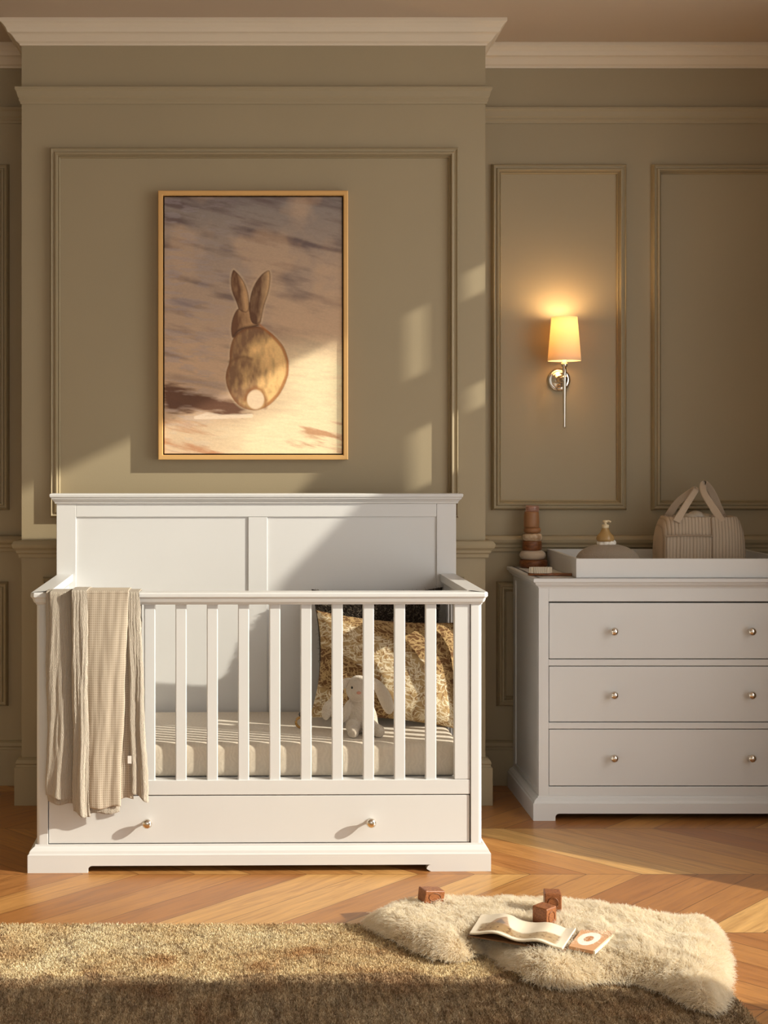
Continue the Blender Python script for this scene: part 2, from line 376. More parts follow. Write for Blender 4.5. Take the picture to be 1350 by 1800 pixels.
# ------------------------------------------------------------------ wall lamp
lm = empty('wall_lamp', (1.221, WA, CH+(VY-668)/sA), 'nickel wall lamp with a lit tapered fabric shade in the moulded panel', 'lamp')
lz = lm.location.z; LX = 1.221; ry = WA-.100
bm = bmesh.new(); lathe(bm, [(.0, 0), (.046, 0), (.047, -.004), (.045, -.009), (.036, -.012), (.030, -.011), (.027, -.016), (.0001, -.018)], (LX, WA, lz), 48, 'y', False)
place(obj('backplate', bm, M['metal'], lm, 0, True), lm)
bm = bmesh.new(); lathe(bm, [(.010, -.015), (.016, -.022), (.017, -.032), (.011, -.040), (.008, -.048), (.008, -.092), (.012, -.096), (.012, -.108)], (LX, WA, lz), 24, 'y')
place(obj('arm', bm, M['metal'], lm, 0, True), lm)
bm = bmesh.new(); lathe(bm, [(.0015, -.196), (.0060, -.192), (.0052, -.185), (.0066, -.09), (.0085, -.01), (.0100, .0), (.0085, .01), (.0080, .045), (.012, .048), (.013, .060), (.009, .066), (.009, .09)], (LX, ry, lz), 20, 'z')
place(obj('stem', bm, M['metal'], lm, 0, True), lm)
ms = NT('lamp_shade_fabric', .9, (.9, .78, .58, 1)); tr = ms.new('BsdfTranslucent'); tr.inputs[0].default_value = (.95, .78, .52, 1)
mx = ms.new('MixShader'); mx.inputs[0].default_value = .26; ms.link(ms.b.outputs[0], mx.inputs[1]); ms.link(tr.outputs[0], mx.inputs[2])
ms.link(mx.outputs[0], ms.n['Material Output'].inputs[0])
bm = bmesh.new(); sb, stp = .070, .242
lathe(bm, [(.0645, sb), (.0645, sb+.003), (.0505, stp-.002), (.0505, stp), (.049, stp), (.063, sb)], (LX, ry, lz), 64, 'z', False)
rings = None
place(obj('lamp_shade', bm, ms.m, lm, 0, True), lm)
bm = bmesh.new()
for k in range(3):
    a = k*2*PI/3+.3; tube(bm, [(LX, ry, lz+.088), (LX+.0515*math.cos(a)*1.15, ry+.0515*math.sin(a)*1.15, lz+.092)], .0013, 6)
place(obj('shade_carrier', bm, M['metal'], lm), lm)
mb = NT('bulb_glass', .3, (1, .85, .6, 1)); mb.b.inputs['Emission Color'].default_value = (1, .74, .45, 1); mb.b.inputs['Emission Strength'].default_value = 9
bm = bmesh.new(); lathe(bm, [(.009, .09), (.010, .10), (.018, .125), (.0195, .140), (.015, .155), (.006, .163), (.0005, .164)], (LX, ry, lz), 20, 'z')
place(obj('bulb', bm, mb.m, lm, 0, True), lm)
ld = bpy.data.lights.new('bulb_light', 'POINT'); ld.energy = 2.5; ld.color = (1, .66, .34); ld.shadow_soft_size = .022
lo = bpy.data.objects.new('bulb_light', ld); C.objects.link(lo); lo.location = (LX, ry, lz+.226)
# ------------------------------------------------------------------ cot
CY = 4.30; ang = math.radians(.77); cotx = .0175
cot = empty('cot', (cotx, CY+.01, 0), 'white slatted baby cot with high panelled back board and base drawer', 'cot', ang)
W = M['white']; HB = .655         # head board front face, local y
def cb(name, *a, bevel=.0015, mat=None, par=None): return bxo(name, *a, mat or W, par or cot, bevel)
def plinth_front(x0, x1, foot, h=.049, cut=.022, y0=0, y1=.022):
    bm = bmesh.new(); r = .014
    pts = [(x0, 0), (x0+foot, 0)]
    for k in range(7):
        a = PI/2*k/6; pts.append((x0+foot+r*(1-math.cos(a)), (cut-r)+r*math.sin(a)))
    for k in range(7):
        a = PI/2*k/6; pts.append((x1-foot-r*math.sin(a), (cut-r)+r*math.cos(a)))
    pts += [(x1-foot, 0), (x1, 0), (x1, h), (x0, h)]
    prism(bm, pts, 'y', y0, y1); return bm
og = [(-.024, 0), (0, 0), (0, .007), (-.004, .010), (-.006, .018), (-.014, .026), (-.020, .030), (-.021, .036), (-.024, .036)]
def plinth(par, hw, dep, foot, x0=None, x1=None, sides=True, h=.049, cut=.022):
    x0 = -hw if x0 is None else x0; x1 = hw if x1 is None else x1
    bm = plinth_front(x0, x1, foot, h, cut)
    for xa, xb in ((x0, x0+.022), (x1-.022, x1)):
        prism(bm, [(.022, 0), (.022+foot*.7, 0), (.022+foot*.7+.012, cut), (dep-foot*.6-.012, cut), (dep-foot*.6, 0), (dep, 0), (dep, h), (.022, h)], 'x', xa, xb)
    path = [(x0, dep), (x0, 0), (x1, 0), (x1, dep)]
    sweep(bm, path, [(a, h+b_) for a, b_ in og])
    return obj('plinth', bm, W, par, .0012)
plinth(cot, .736, .68, .191)
PH = .711; TOPZ = .888
def post(x0, x1, y0, y1, z0, z1, rx=1):
    bm = bmesh.new(); r = .012
    # quarter rounded outer front corner
    pts = []
    if rx > 0:
        pts = [(x0, y0)]+[(x1-r+r*math.sin(PI/2*k/5), y0+r-r*math.cos(PI/2*k/5)) for k in range(6)]+[(x1, y1), (x0, y1)]
    else:
        pts = [(x0+r-r*math.sin(PI/2*k/5), y0+r-r*math.cos(PI/2*k/5)) for k in range(6)][::-1]+[(x1, y0), (x1, y1), (x0, y1)]
    prism(bm, pts, 'z', z0, z1); return obj('corner_post', bm, W, cot, .0008)
post(-PH, -PH+.0365, .021, .07, .08, .848, -1); post(PH-.0355, PH, .021, .07, .08, .848, 1)
xi = PH-.0375
cb('stile', -xi, -xi+.050, .025, .050, .2875, .848); cb('stile', xi-.050, xi, .025, .050, .2875, .848)
cb('bottom_rail', -xi, xi, .024, .052, .240, .2865)
# base drawer and its case
dr = cb('drawer', -xi+.001, xi-.001, .026, .046, .086, .2365, bevel=.002)
for px in (259, 653):
    kx = (px-457)/554.
    bm = bmesh.new(); lathe(bm, [(.0075, .026), (.0075, .022), (.0045, .019), (.0045, .010), (.009, .006), (.0145, -.001), (.0155, -.007), (.012, -.013), (.006, -.0155), (.0005, -.016)], (kx, 0, .1560), 28, 'y')
    obj('knob', bm, M['metal'], dr, 0, True)['label'] = 'round nickel drawer knob'
bm = bmesh.new(); box(bm, -PH+.005, -PH+.02, .05, HB, .08, .27); box(bm, PH-.02, PH-.005, .05, HB, .08, .27); box(bm, -.69, .69, .06, HB, .265, .280); box(bm, -.69, .69, .06, .63, .075, .085); box(bm, -.69, .69, .60, .62, .0, .076)  # last board added at the rear to block lit floor underneath
obj('base_case', bm, W, cot)
# slats of the front
cen = (457.)
n = 0
for i in range(13):
    px = 318.5+55.08*(i-4)
    if px < 125 or px > 790: continue
    x = (px-cen)/551.
    cb('slat', x-.0178, x+.0178, .029, .045, .284, .850, bevel=.003)
# top rail profile (front and both arms)
def toprail(name, path, z=TOPZ, par=cot):
    prof = [(-.058, 0-.026), (-.058, 0), (-.003, 0), (0, -.004), (0, -.014), (-.004, -.018), (-.006, -.020), (-.007, -.024), (-.010, -.031), (-.016, -.036), (-.018, -.040), (-.046, -.040)]
    bm = bmesh.new(); sweep(bm, path, [(a, z+h) for a, h in prof]); return obj(name, bm, W, par, .0012)
OX = .729; fy = 0.0
toprail('top_rail', [(-(OX-.052), fy), (OX-.052, fy)])
toprail('arm', [(-OX, HB), (-OX, fy+.016), (-OX+.012, fy), (-(OX-.0535), fy)])
toprail('arm', [(OX-.0535, fy), (OX-.012, fy), (OX, fy+.016), (OX, HB)])
for s in (-1, 1):
    a, b = sorted((s*(PH-.004), s*(PH-.026)))
    cb('side_rail', a, b, .06, HB, .795, .848); cb('side_rail', a, b, .06, HB, .24, .2865)
    for k in range(8):
        y = .115+k*.0690
        cb('slat', a+.003, b-.003, y-.0155, y+.0155, .284, .797, bevel=.003)
    cb('side_stile', a, b, .598, HB, .2865, .797)
# head board
T = 1.182; HW = .731
for s in (-1, 1):
    a, b = sorted((s*HW, s*(HW-.071))); cb('back_post', a, b, HB, HB+.045, 0, T-.036)
cb('back_rail', -HW+.0715, HW-.0715, HB+.001, HB+.04, 1.0965, T-.036)
cb('back_stile', -.031, .039, HB+.002, HB+.04, .28, 1.0960)
cb('back_panel', -HW+.070, -.0305, HB+.007, HB+.035, .28, 1.0975, bevel=0); cb('back_panel', .0385, HW-.070, HB+.007, HB+.035, .28, 1.0975, bevel=0)
bm = bmesh.new()
cp = [(0, T-.038), (.006, T-.036), (.007, T-.031), (.012, T-.024), (.017, T-.020), (.018, T-.015), (.022, T-.012), (.023, T-.003), (.020, T), (-.022, T), (-.022, T-.038)]
sweep(bm, [(-HW, HB+.045), (-HW, HB), (HW, HB), (HW, HB+.045)], cp); box(bm, -HW+.02, HW-.02, HB+.015, HB+.045, T-.036, T)
obj('back_cap', bm, W, cot, .001)
cotM = Matrix.Translation(cot.location) @ Matrix.Rotation(ang, 4, 'Z')
# mattress
NUm, NVm = 200, 90
u = np.linspace(-1, 1, NUm); vvv = np.linspace(-1, 1, NVm); U, V = np.meshgrid(u, vvv)
def sgnpow(a, p): return np.sign(a)*np.abs(a)**p
bm = bmesh.new(); box(bm, -.655, .655, .085, .635, .281, .391)
bmesh.ops.bevel(bm, geom=bm.edges[:], offset=.028, segments=6, affect='EDGES', profile=.6)
bmesh.ops.subdivide_edges(bm, edges=[e for e in bm.edges if e.calc_length() > .2], cuts=40, use_grid_fill=True)
mt = obj('mattress', bm, M['sheet'], None, 0, True); mt.location = cot.location; mt.rotation_euler = cot.rotation_euler
tag(mt, 'cot mattress in a cream crinkled fitted sheet behind the white slats', 'mattress')
mt.name = 'mattress'
# ------------------------------------------------------------------ blanket over the front rail
bl = empty('blanket', (cotx-.52, CY+.02, TOPZ), 'beige waffle and muslin baby blanket hung over the left of the cot rail', 'blanket')
def strip(name, ptop, pbot, ybot, off, mat, wr=.0022, seed=0, roll=0.008, slant=0, back=.18, zoff=0):
    """px ranges at the top and bottom hem; ybot px of the hem"""
    nu, nv = 46, 170
    zb = CH-(ybot-VY)/F*(CY-off); zt = TOPZ+.004+zoff
    L = zt-zb; ext = .068; tot = back+ext+L
    Pp = np.zeros((nv, nu, 3)); s = np.linspace(0, tot, nv)
    for j, sj in enumerate(s):
        if sj < back: y, z, f = CY+.072+zoff, zt-(back-sj), 0
        elif sj < back+ext: y, z, f = CY+.072+zoff-(sj-back)*(.072+off+zoff*2)/ext, zt, 0
        else: f = (sj-back-ext)/L; y, z = CY-off-.0045*math.sin(f*PI), zt-f*L
        if back < sj < back+ext: z += .002*math.sin((sj-back)/ext*PI)
        xs0 = ptop[0]+(pbot[0]-ptop[0])*f; xs1 = ptop[1]+(pbot[1]-ptop[1])*f
        t = np.linspace(0, 1, nu); wav = 1.6*math.sin(sj*19+seed)*f
        px = xs0+(xs1-xs0)*t+wav+1.2*(vnoise(np.full(nu, sj*40), t*2, seed)-.5)
        x = (px-VX)/F*(CY-off)
        edge = np.minimum(t, 1-t)
        yy = y-wr*np.sin(t*9+seed+sj*3)*f - wr*1.5*(fbm(t*6+seed, np.full(nu, sj*5), 3, seed)-.5)*min(1, f*4) + roll*np.exp(-edge*14)*min(1, f*8)
        Pp[j, :, 0] = x; Pp[j, :, 1] = yy+.0004*np.sin(t*31+sj*20); Pp[j, :, 2] = z+(slant*(t-.5)+.004*np.sin(t*7+seed))*f
    o = grid_mesh(name, Pp, None, mat, bl); place(o, bl)
    so = o.modifiers.new('thick', 'SOLIDIFY'); so.thickness = .0035; so.offset = 0
    return o
strip('muslin_border', (88, 132), (81, 131), 1404, .018, M['muslin'], .004, 1, slant=-.012)
strip('muslin_fold', (80.5, 127), (84, 129), 1413, .010, M['muslin'], .002, 8, slant=-.006, zoff=-.001)
strip('waffle_panel', (196, 226), (196, 232), 1404, .014, M['waffle'], .002, 3, zoff=-.001)
strip('muslin_border', (222, 245), (231, 260), 1402, .022, M['muslin'], .004, 5, slant=-.03)
strip('waffle_panel', (150, 226), (150, 211), 1420, .031, M['waffle'], .003, 2, zoff=.004, slant=.004)
strip('muslin_hem', (160, 214), (150, 211), 1430, .021, M['muslin'], .001, 12, zoff=.001, slant=.008)
strip('muslin_fold', (126, 153), (129, 158), 1434, .036, M['muslin'], .006, 7, zoff=.006, slant=-.02)
tg = P(228, 1335, CY-.026)
place(bxo('care_tag', tg.x-.006, tg.x+.006, tg.y-.004, tg.y-.003, tg.z-.012, tg.z+.012, NT('tag_white', .7, (.85, .82, .78, 1)).m, bl, 0), bl)
# ------------------------------------------------------------------ cushions
def cushion(name, w, h, th, mat, n=120, cols=None, label='', cat='cushion'):
    u = np.linspace(-1, 1, n); v = np.linspace(-1, 1, n); U, V = np.meshgrid(u, v)
    k = ((1-np.abs(U)**2.6)*(1-np.abs(V)**2.6)).clip(0)**.5
    pin = 1-.10*(1-np.abs(V)**2)*np.abs(U)**3; pin2 = 1-.10*(1-np.abs(U)**2)*np.abs(V)**3
    x = U*w/2*pin; z = V*h/2*pin2; wr = (fbm(U*2.2+5, V*2.2, 3, 5)-.5)*.10
    y = -th/2*k*(1+wr*2)-.003*np.sin(7*(np.abs(U)+np.abs(V))*2)*k*(1-k)
    A = np.stack([x, y, z], -1); B = np.stack([x, th/2*k+.002, z], -1)
    o = grid_mesh(name, A, cols, mat, None, True, closed_back=B)
    tag(o, label, cat); return o
# leaf pattern colours
n = 420; u = np.linspace(0, 1, n); U, V = np.meshgrid(u, u)
lc = np.ones((n, n, 3))*L3(150, 112, 68, .9)
cream = L3(232, 214, 178); brown = L3(120, 82, 44)
bandf = np.sin(7.5*(np.hypot(U-.0, V-.05)*1.25+.10*np.sin(4*U))+.6)
band = np.clip(bandf*3, 0, 1); lc = mixc(np.ones_like(lc)*L3(112, 76, 40), np.ones_like(lc)*L3(190, 160, 112), band)
for k in range(2300):
    cxk, cyk = rng.uniform(0, 1, 2); th_ = math.atan2(cyk+.1, cxk+.05)+PI/2+(.7 if k % 2 else -.7)+rng.normal(0, .3)
    L_, w_ = rng.uniform(.020, .036), rng.uniform(.0034, .0055)
    i0, i1 = int(max(0, (cyk-L_)*n)), int(min(n, (cyk+L_)*n+1)); j0, j1 = int(max(0, (cxk-L_)*n)), int(min(n, (cxk+L_)*n+1))
    uu_, vv_ = U[i0:i1, j0:j1]-cxk, V[i0:i1, j0:j1]-cyk
    a_ = uu_*math.cos(th_)+vv_*math.sin(th_); b_ = -uu_*math.sin(th_)+vv_*math.cos(th_)+a_*a_*12
    m_ = np.clip(1.3-np.hypot(a_/L_, b_/(w_)), 0, 1).clip(0, .9)
    bb = band[min(n-1, int(cyk*n)), min(n-1, int(cxk*n))]
    cc = L3(196, 166, 116) if bb < .5 else (L3(246, 234, 206) if k % 4 else L3(140, 100, 56))
    lc[i0:i1, j0:j1] = mixc(lc[i0:i1, j0:j1], np.ones(m_.shape+(3,))*cc, m_)
cu = cushion('cushion', .52, .37, .15, attr_mat('leaf_print_cotton', .9, .3, 500), n, lc*.84, 'brown and cream leaf print cushion leaning in the right of the cot')
cc_ = P(681, 1197, 4.71); cu.location = (cc_.x, 4.70, .391+.190); cu.rotation_euler = (math.radians(-13), math.radians(4.5), 0)
mdk = NT('dark_fleece', .95, (.022, .015, .010, 1)); mdk.bump(mdk.noise(mdk.coord(), 90, 3), .8, .01)
dk = cushion('cushion', .475, .43, .12, mdk.m, 60, None, 'dark brown curly fleece cushion standing behind the leaf print cushion')
dk.location = (P(667, 1150, 4.86).x, 4.878, .391+.238); dk.rotation_euler = (math.radians(-8), math.radians(-1), 0)
mh = NT('curly_fleece_strands', .7); at = mh.new('HairInfo')
mh.col(mh.ramp(at.outputs['Random'], [(0, (.02, .013, .008, 1)), (.72, (.05, .032, .02, 1)), (.88, (.30, .24, .17, 1)), (1, (.55, .47, .36, 1))]))
N = 9000; a = rng.uniform(-.98, .98, (N, 2)); k = ((1-np.abs(a[:, 0])**2.6)*(1-np.abs(a[:, 1])**2.6))**.5
# keep pale tufts patchy by sorting where they grow
roots = np.stack([a[:, 0]*.2375*(1-.1*(1-a[:, 1]**2)*np.abs(a[:, 0])**3), -.06*k, a[:, 1]*.215*(1-.1*(1-a[:, 0]**2)*np.abs(a[:, 1])**3)], -1)
d = np.stack([rng.normal(0, .6, N)+a[:, 0]*.4, -np.ones(N), rng.normal(0, .6, N)+a[:, 1]*.4], -1); d /= np.linalg.norm(d, axis=1)[:, None]
hair('curly_pile', roots, d, rng.uniform(.008, .02, N), .0007, mh.m, dk, 7, .004)['kind'] = 'stuff'
# ------------------------------------------------------------------ toy rabbit
mp = NT('plush_cream', .95, (.64, .56, .46, 1)); mp.b.inputs['Sheen Weight'].default_value = .5; mp.bump(mp.noise(mp.coord(), 170, 3), .9, .006)
by = 4.545; base = .391; R0 = P(632, 1297, by); bx_ = (634-VX)/F*by
bun = empty('toy_rabbit', (bx_, by, base), 'cream plush rabbit with long floppy ears sitting against the leaf print cushion', 'toy')
bm = bmesh.new()
def E(c, r, rot=None): ellipsoid(bm, (bx_+c[0], by+c[1], base+c[2]), r, rot, 20)
E((-.008, .01, .062), (.048, .042, .064)); E((-.006, 0, .150), (.045, .042, .046)); E((-.012, -.026, .138), (.030, .024, .026))
E((-.030, -.062, .020), (.0195, .032, .0215)); E((.056, -.055, .020), (.0195, .032, .0215))
E((-.028, -.025, .028), (.024, .045, .026)); E((.036, -.022, .028), (.024, .045, .026))
E((-.050, -.016, .078), (.014, .018, .042), Matrix.Rotation(.35, 3, 'Y')); E((.036, -.016, .074), (.014, .018, .044), Matrix.Rotation(-.35, 3, 'Y'))
E((-.006, .002, .105), (.028, .028, .03))
o = obj('body', bm, mp.m, bun, 0, True); place(o, bun)
r = o.modifiers.new('merge', 'REMESH'); r.mode = 'VOXEL'; r.voxel_size = .0035; r.use_smooth_shade = True
sm = o.modifiers.new('soft', 'SMOOTH'); sm.iterations = 6; sm.factor = .6
for s, pts in ((-1, [(-.030, 0, .182), (-.052, -.004, .176), (-.088, -.012, .145), (-.112, -.018, .100), (-.120, -.020, .045)]), (1, [(.022, 0, .184), (.045, -.004, .178), (.070, -.010, .145), (.088, -.013, .105), (.098, -.015, .066)])):
    bm = bmesh.new(); tube(bm, [(bx_+p[0], by+p[1], base+p[2]) for p in pts], [.008, .015, .022, .024, .012], 16)
    for v_ in bm.verts: v_.co.y = by-.010+(v_.co.y-by+.010)*.38
    e = obj('ear', bm, mp.m, bun, 0, True); place(e, bun); ss = e.modifiers.new('s', 'SUBSURF'); ss.levels = ss.render_levels = 2
eyeM = NT('black_bead', .15, (.01, .008, .008, 1)).m
for ex in (-.032, .016):
    bm = bmesh.new(); ellipsoid(bm, (bx_+ex, by-.039, base+.161), (.0032, .0025, .0045)); place(obj('eye', bm, eyeM, bun, 0, True), bun)
bm = bmesh.new(); ellipsoid(bm, (bx_-.010, by-.052, base+.146), (.008, .004, .005)); place(obj('nose', bm, NT('pink_nose', .8, lin(205, 150, 130)).m, bun, 0, True), bun)
# small rattle left of the cushion
rt = empty('rattle', P(529, 1276, 4.63), 'small gold ring rattle with a black bead on the cot mattress', 'toy'); rt.location.z = .391
rl = rt.location; bm = bmesh.new()
pts = [(rl.x+.017*math.cos(t), rl.y, rl.z+.021+.017*math.sin(t)) for t in np.linspace(0, 2*PI, 25)]
tube(bm, pts, .0045, 10, False); place(obj('ring', bm, NT('brass_ring', .35, lin(190, 150, 90), .6).m, rt, 0, True), rt)
bm = bmesh.new(); ellipsoid(bm, (rl.x+.002, rl.y, rl.z+.048), (.010, .010, .009)); place(obj('bead', bm, eyeM, rt, 0, True), rt)
# ------------------------------------------------------------------ changing dresser
dx0, dx1, dY = 1.009, 2.080, 4.908
ds = empty('dresser', (0, dY, 0), 'white three drawer nursery dresser against the right of the wall', 'dresser')
def db(name, x0, x1, y0, y1, z0, z1, par=ds, bevel=.0015, mat=W): return bxo(name, x0, x1, y0, y1, z0, z1, mat, par, bevel)
bm = plinth_front(dx0, dx1, .080, .056, .026)
for xa, xb in ((dx0, dx0+.022), (dx1-.022, dx1)):
    prism(bm, [(.022, 0), (.50, 0), (.50, .056), (.022, .056)], 'x', xa, xb)
sweep(bm, [(dx0, .50), (dx0, 0), (dx1, 0), (dx1, .50)], [(a, .056+b_*.8) for a, b_ in og]); obj('plinth', bm, W, ds, .0012)
bx0, bx1 = dx0+.024, dx1-.024; yf = .022
db('stile', bx0, bx0+.0365, yf, yf+.022, .084, .853); db('stile', bx1-.0365, bx1, yf, yf+.022, .084, .853)
ix0, ix1 = bx0+.0375, bx1-.0375
for z0, z1 in ((.0845, .118), (.328, .3505), (.557, .580), (.7905, .853)): db('rail', ix0-.001, ix1+.001, yf+.001, yf+.022, z0 + .0, z1)
for x0, s in ((bx0, 1), (bx1-.02, -1)):
    db('side_panel', x0+.005, x0+.015, yf+.02, .50, .084, .853, bevel=0)
    db('side_stile', x0, x0+.02, yf+.0225, yf+.045, .084, .853); db('side_stile', x0, x0+.02, .465, .51, .084, .853)
    db('side_rail', x0, x0+.02, yf+.045, .465, .084, .10); db('side_rail', x0, x0+.02, yf+.045, .465, .825, .853)
db('foot_light_block', bx0+.02, bx1-.02, .45, .47, 0, .085)  # added out of sight to stop light showing under the plinth
db('back_panel', bx0+.01, bx1-.01, .495, .505, .084, .853, bevel=0)
db('carcass', ix0, ix1, yf+.028, .49, .086, .85, bevel=0, mat=M['dark'])  # dark block, its colour stands for shade between the drawers
for z0, z1, zk in ((.1195, .3265, 1333), (.352, .5555, 1222), (.5815, .7865, 1110)):
    d = db('drawer', ix0+.0015, ix1-.0015, yf+.003, yf+.020, z0+.0015, z1-.0015, bevel=.002)
    kz = CH-(zk-VY)/486.
    for px in (1079, 1321):
        kx = (px-VX)/F*(dY+.005)
        bm = bmesh.new(); lathe(bm, [(.0075, yf+.003), (.0075, yf), (.0045, yf-.003), (.0045, yf-.010), (.008, yf-.013), (.0135, yf-.020), (.0150, yf-.026), (.012, yf-.033), (.006, yf-.0360), (.0005, yf-.0365)], (kx, 0, kz), 28, 'y')
        obj('knob', bm, M['metal'], d, 0, True)['label'] = 'round nickel drawer knob'
bm = bmesh.new()
tp = [(-.030, .842), (-.022, .842), (-.020, .848), (-.012, .853), (-.008, .858), (-.007, .862), (-.001, .865), (0, .868), (0, .876), (-.002, .879), (-.030, .879)]
tx0, tx1 = dx0+.001, dx1-.001
sweep(bm, [(tx0, .525), (tx0, -.001), (tx1, -.001), (tx1, .525)], [(a, z-.003) for a, z in tp])
box(bm, tx0+.02, tx1-.02, .02, .524, .855, .876)
obj('top', bm, W, ds, .001)
DT = .8765
# changing tray
ct = empty('changing_tray', (1.56, 5.18, DT), 'white open changing tray on top of the dresser', 'tray')
a0, a1, b0, b1, zt = 1.169, 1.952, 4.93, 5.42, DT+.070
for nm, q in (('front_board', (a0, a1, b0, b0+.014)), ('back_board', (a0, a1, b1-.014, b1)), ('side_board', (a0, a0+.014, b0+.014, b1-.014)), ('side_board', (a1-.014, a1, b0+.014, b1-.014))):
    place(bxo(nm, *q, DT, zt, W, ct, .0015), ct)
place(bxo('tray_bottom', a0+.013, a1-.013, b0+.013, b1-.013, DT, DT+.006, W, ct, 0), ct)
TB = DT+.0065
# stacking toy tower
tD = 5.372; tX = (937-VX)/F*tD
tw = empty('stacking_toy', (tX, tD, DT), 'tall stack of cream, tan and walnut toy rings at the left end of the dresser', 'toy')
mcr = cloth('cream_wool', (.62, .50, .38, 1)); mtn = NT('tan_wood', .45, lin(158, 112, 74)).m; mpl = NT('pale_marbled', .4, lin(214, 190, 160)); mpl.col(mpl.ramp(mpl.noise(mpl.coord(), 40, 4), [(.35, lin(226, 206, 178)), (.65, lin(176, 140, 104))])); mpl = mpl.m
mg = NT('pink_glass', .08, lin(230, 180, 160)); mg.b.inputs['Transmission Weight'].default_value = .7; mg = mg.m
def disc(name, mat, r, z0, z1, dx=0, bulge=.3, r2=None, par=tw, cx=None, cy=None, n=32):
    cx = tX if cx is None else cx; cy = tD if cy is None else cy; r2 = r if r2 is None else r2
    h = z1-z0; bm = bmesh.new(); pr = []
    for k in range(11):
        t = k/10; q = math.sin(t*PI)**.5 if 0 < t < 1 else 0
        pr.append(((r+(r2-r)*t)*(1-bulge+bulge*q), z0+h*t))
    lathe(bm, pr, (cx+dx, cy, DT), n, 'z'); o = obj(name, bm, mat, par, 0, True); place(o, par); return o
Z = lambda y: CH-(y-VY)/F*(tD-.03)-DT
disc('base', M['walnut'], .0555, 0, Z(984), .001, .15)
disc('ring', mcr, .051, Z(985), Z(968), -.002, .35)
disc('ring', M['walnut'], .038, Z(968), Z(951.5), -.004, .05)
disc('ring', mpl, .0385, Z(952), Z(938), -.003, .25)
disc('ring', mtn, .034, Z(938), Z(927.5), -.003, .3)
disc('cylinder', mtn, .0315, Z(928), Z(900), -.006, .06, .029)
disc('cup', mg, .027, Z(900), Z(889), -.003, .1)
# hairbrush
hb = empty('baby_brush', (1.13, 5.03, DT), 'wooden baby hairbrush with white bristles lying on the dresser', 'brush')
hD = 5.02; hx0 = (928-VX)/F*hD; hx1 = (1004-VX)/F*hD
bm = bmesh.new(); NP = 26
def brw(t): return .019*math.sqrt(max(0, 1-((t-.26)/.27)**4)) if t < .5 else .0075+.002*math.sin((t-.5)*6)
ringT = []; ts = np.linspace(.0, 1, NP)
top_, bot_ = [], []
for t in ts:
    w_ = max(.004, .019*(1-abs((t-.27)/.28)**3)**.5 if abs(t-.27) < .275 else .0072+.003*math.sin((t-.55)*5)); x = hx0+(hx1-hx0)*t; y = hD-.002-.018*t
    ringT.append([bm.verts.new(p) for p in ((x, y-w_, DT+.004), (x, y-w_*.7, DT+.0115), (x, y+w_*.7, DT+.0115), (x, y+w_, DT+.004), (x, y+w_*.7, DT+.0005), (x, y-w_*.7, DT+.0005))])
for a, b in zip(ringT, ringT[1:]):
    for i in range(6): bm.faces.new((a[i], a[(i+1) % 6], b[(i+1) % 6], b[i]))
bm.faces.new(ringT[0]); bm.faces.new(ringT[-1])
o = obj('handle', bm, M['walnut'], hb, 0, True); place(o, hb); s_ = o.modifiers.new('s', 'SUBSURF'); s_.levels = s_.render_levels = 2
bm = bmesh.new(); 
for i in range(16):
    for j in range(7):
        if ((i-7.5)/8)**2+((j-3)/3.6)**2 > 1.02: continue
        x = hx0+.006+i*.0052; y = hD-.007+(j-3)*.0046
        tube(bm, [(x, y, DT+.010), (x+random.uniform(-.001, .001), y, DT+.032)], .0016, 6)
place(obj('bristles', bm, NT('white_bristle', .8, (.82, .74, .60, 1)).m, hb), hb)
# knitted dome pad with bottle
kD = 5.06; kX = (1068-VX)/F*kD
kn = empty('knitted_pouch', (kX, kD, TB), 'domed grey beige knitted pouch lying in the changing tray', 'pouch')
mk = cloth('knit', (.42, .345, .26, 1), .8, wscale=90, st=.9, dist=1)
bm = bmesh.new(); pr = [(.0005, 0), (.09, 0), (.116, .012), (.122, .034), (.116, .062), (.098, .084), (.066, .100), (.03, .108), (.0005, .110)]
lathe(bm, pr, (0, 0, 0), 48, 'z', False)
for v_ in bm.verts: v_.co.y *= .8
o = obj('pouch_body', bm, mk, kn, 0, True); s_ = o.modifiers.new('s', 'SUBSURF'); s_.levels = s_.render_levels = 2
bm = bmesh.new(); tube(bm, [(.122*math.cos(t), .0975*math.sin(t), .036) for t in np.linspace(0, 2*PI, 49)], .004, 8, False); obj('piping', bm, mk, kn, 0, True)
wc = tag(bpy.data.objects.new('cotton_wool', None), '', ''); bpy.data.objects.remove(wc)
cwx = (1066-VX)/F*kD
bm = bmesh.new()
for k in range(10):
    a = k/10*2*PI; ellipsoid(bm, (.024*math.cos(a), .018*math.sin(a), .003*math.sin(3*a)), (.013, .012, .012), None, 12)
ellipsoid(bm, (0, 0, 0), (.026, .02, .013))
o = obj('cotton_wool', bm, NT('cotton', .95, (.83, .79, .72, 1)).m, None, 0, True); o.location = (cwx, kD, TB+.112)
tag(o, 'white tuft of cotton wool on the knitted pouch under the bottle', 'cotton wool')
r = o.modifiers.new('m', 'REMESH'); r.mode = 'VOXEL'; r.voxel_size = .003; r.use_smooth_shade = True
bt = empty('pump_bottle', ((1064-VX)/F*kD, kD, TB+.117), 'small amber pump bottle standing on the cotton wool above the tray', 'bottle')
mo = NT('honey_glass', .2, lin(196, 160, 104)); mo.b.inputs['Transmission Weight'].default_value = .3; mo = mo.m
bm = bmesh.new(); lathe(bm, [(.001, 0), (.030, .001), (.0335, .010), (.030, .022), (.019, .034), (.013, .046), (.012, .050), (.0125, .062), (.006, .064)], (0, 0, 0), 32, 'z'); obj('bottle_body', bm, mo, bt, 0, True)
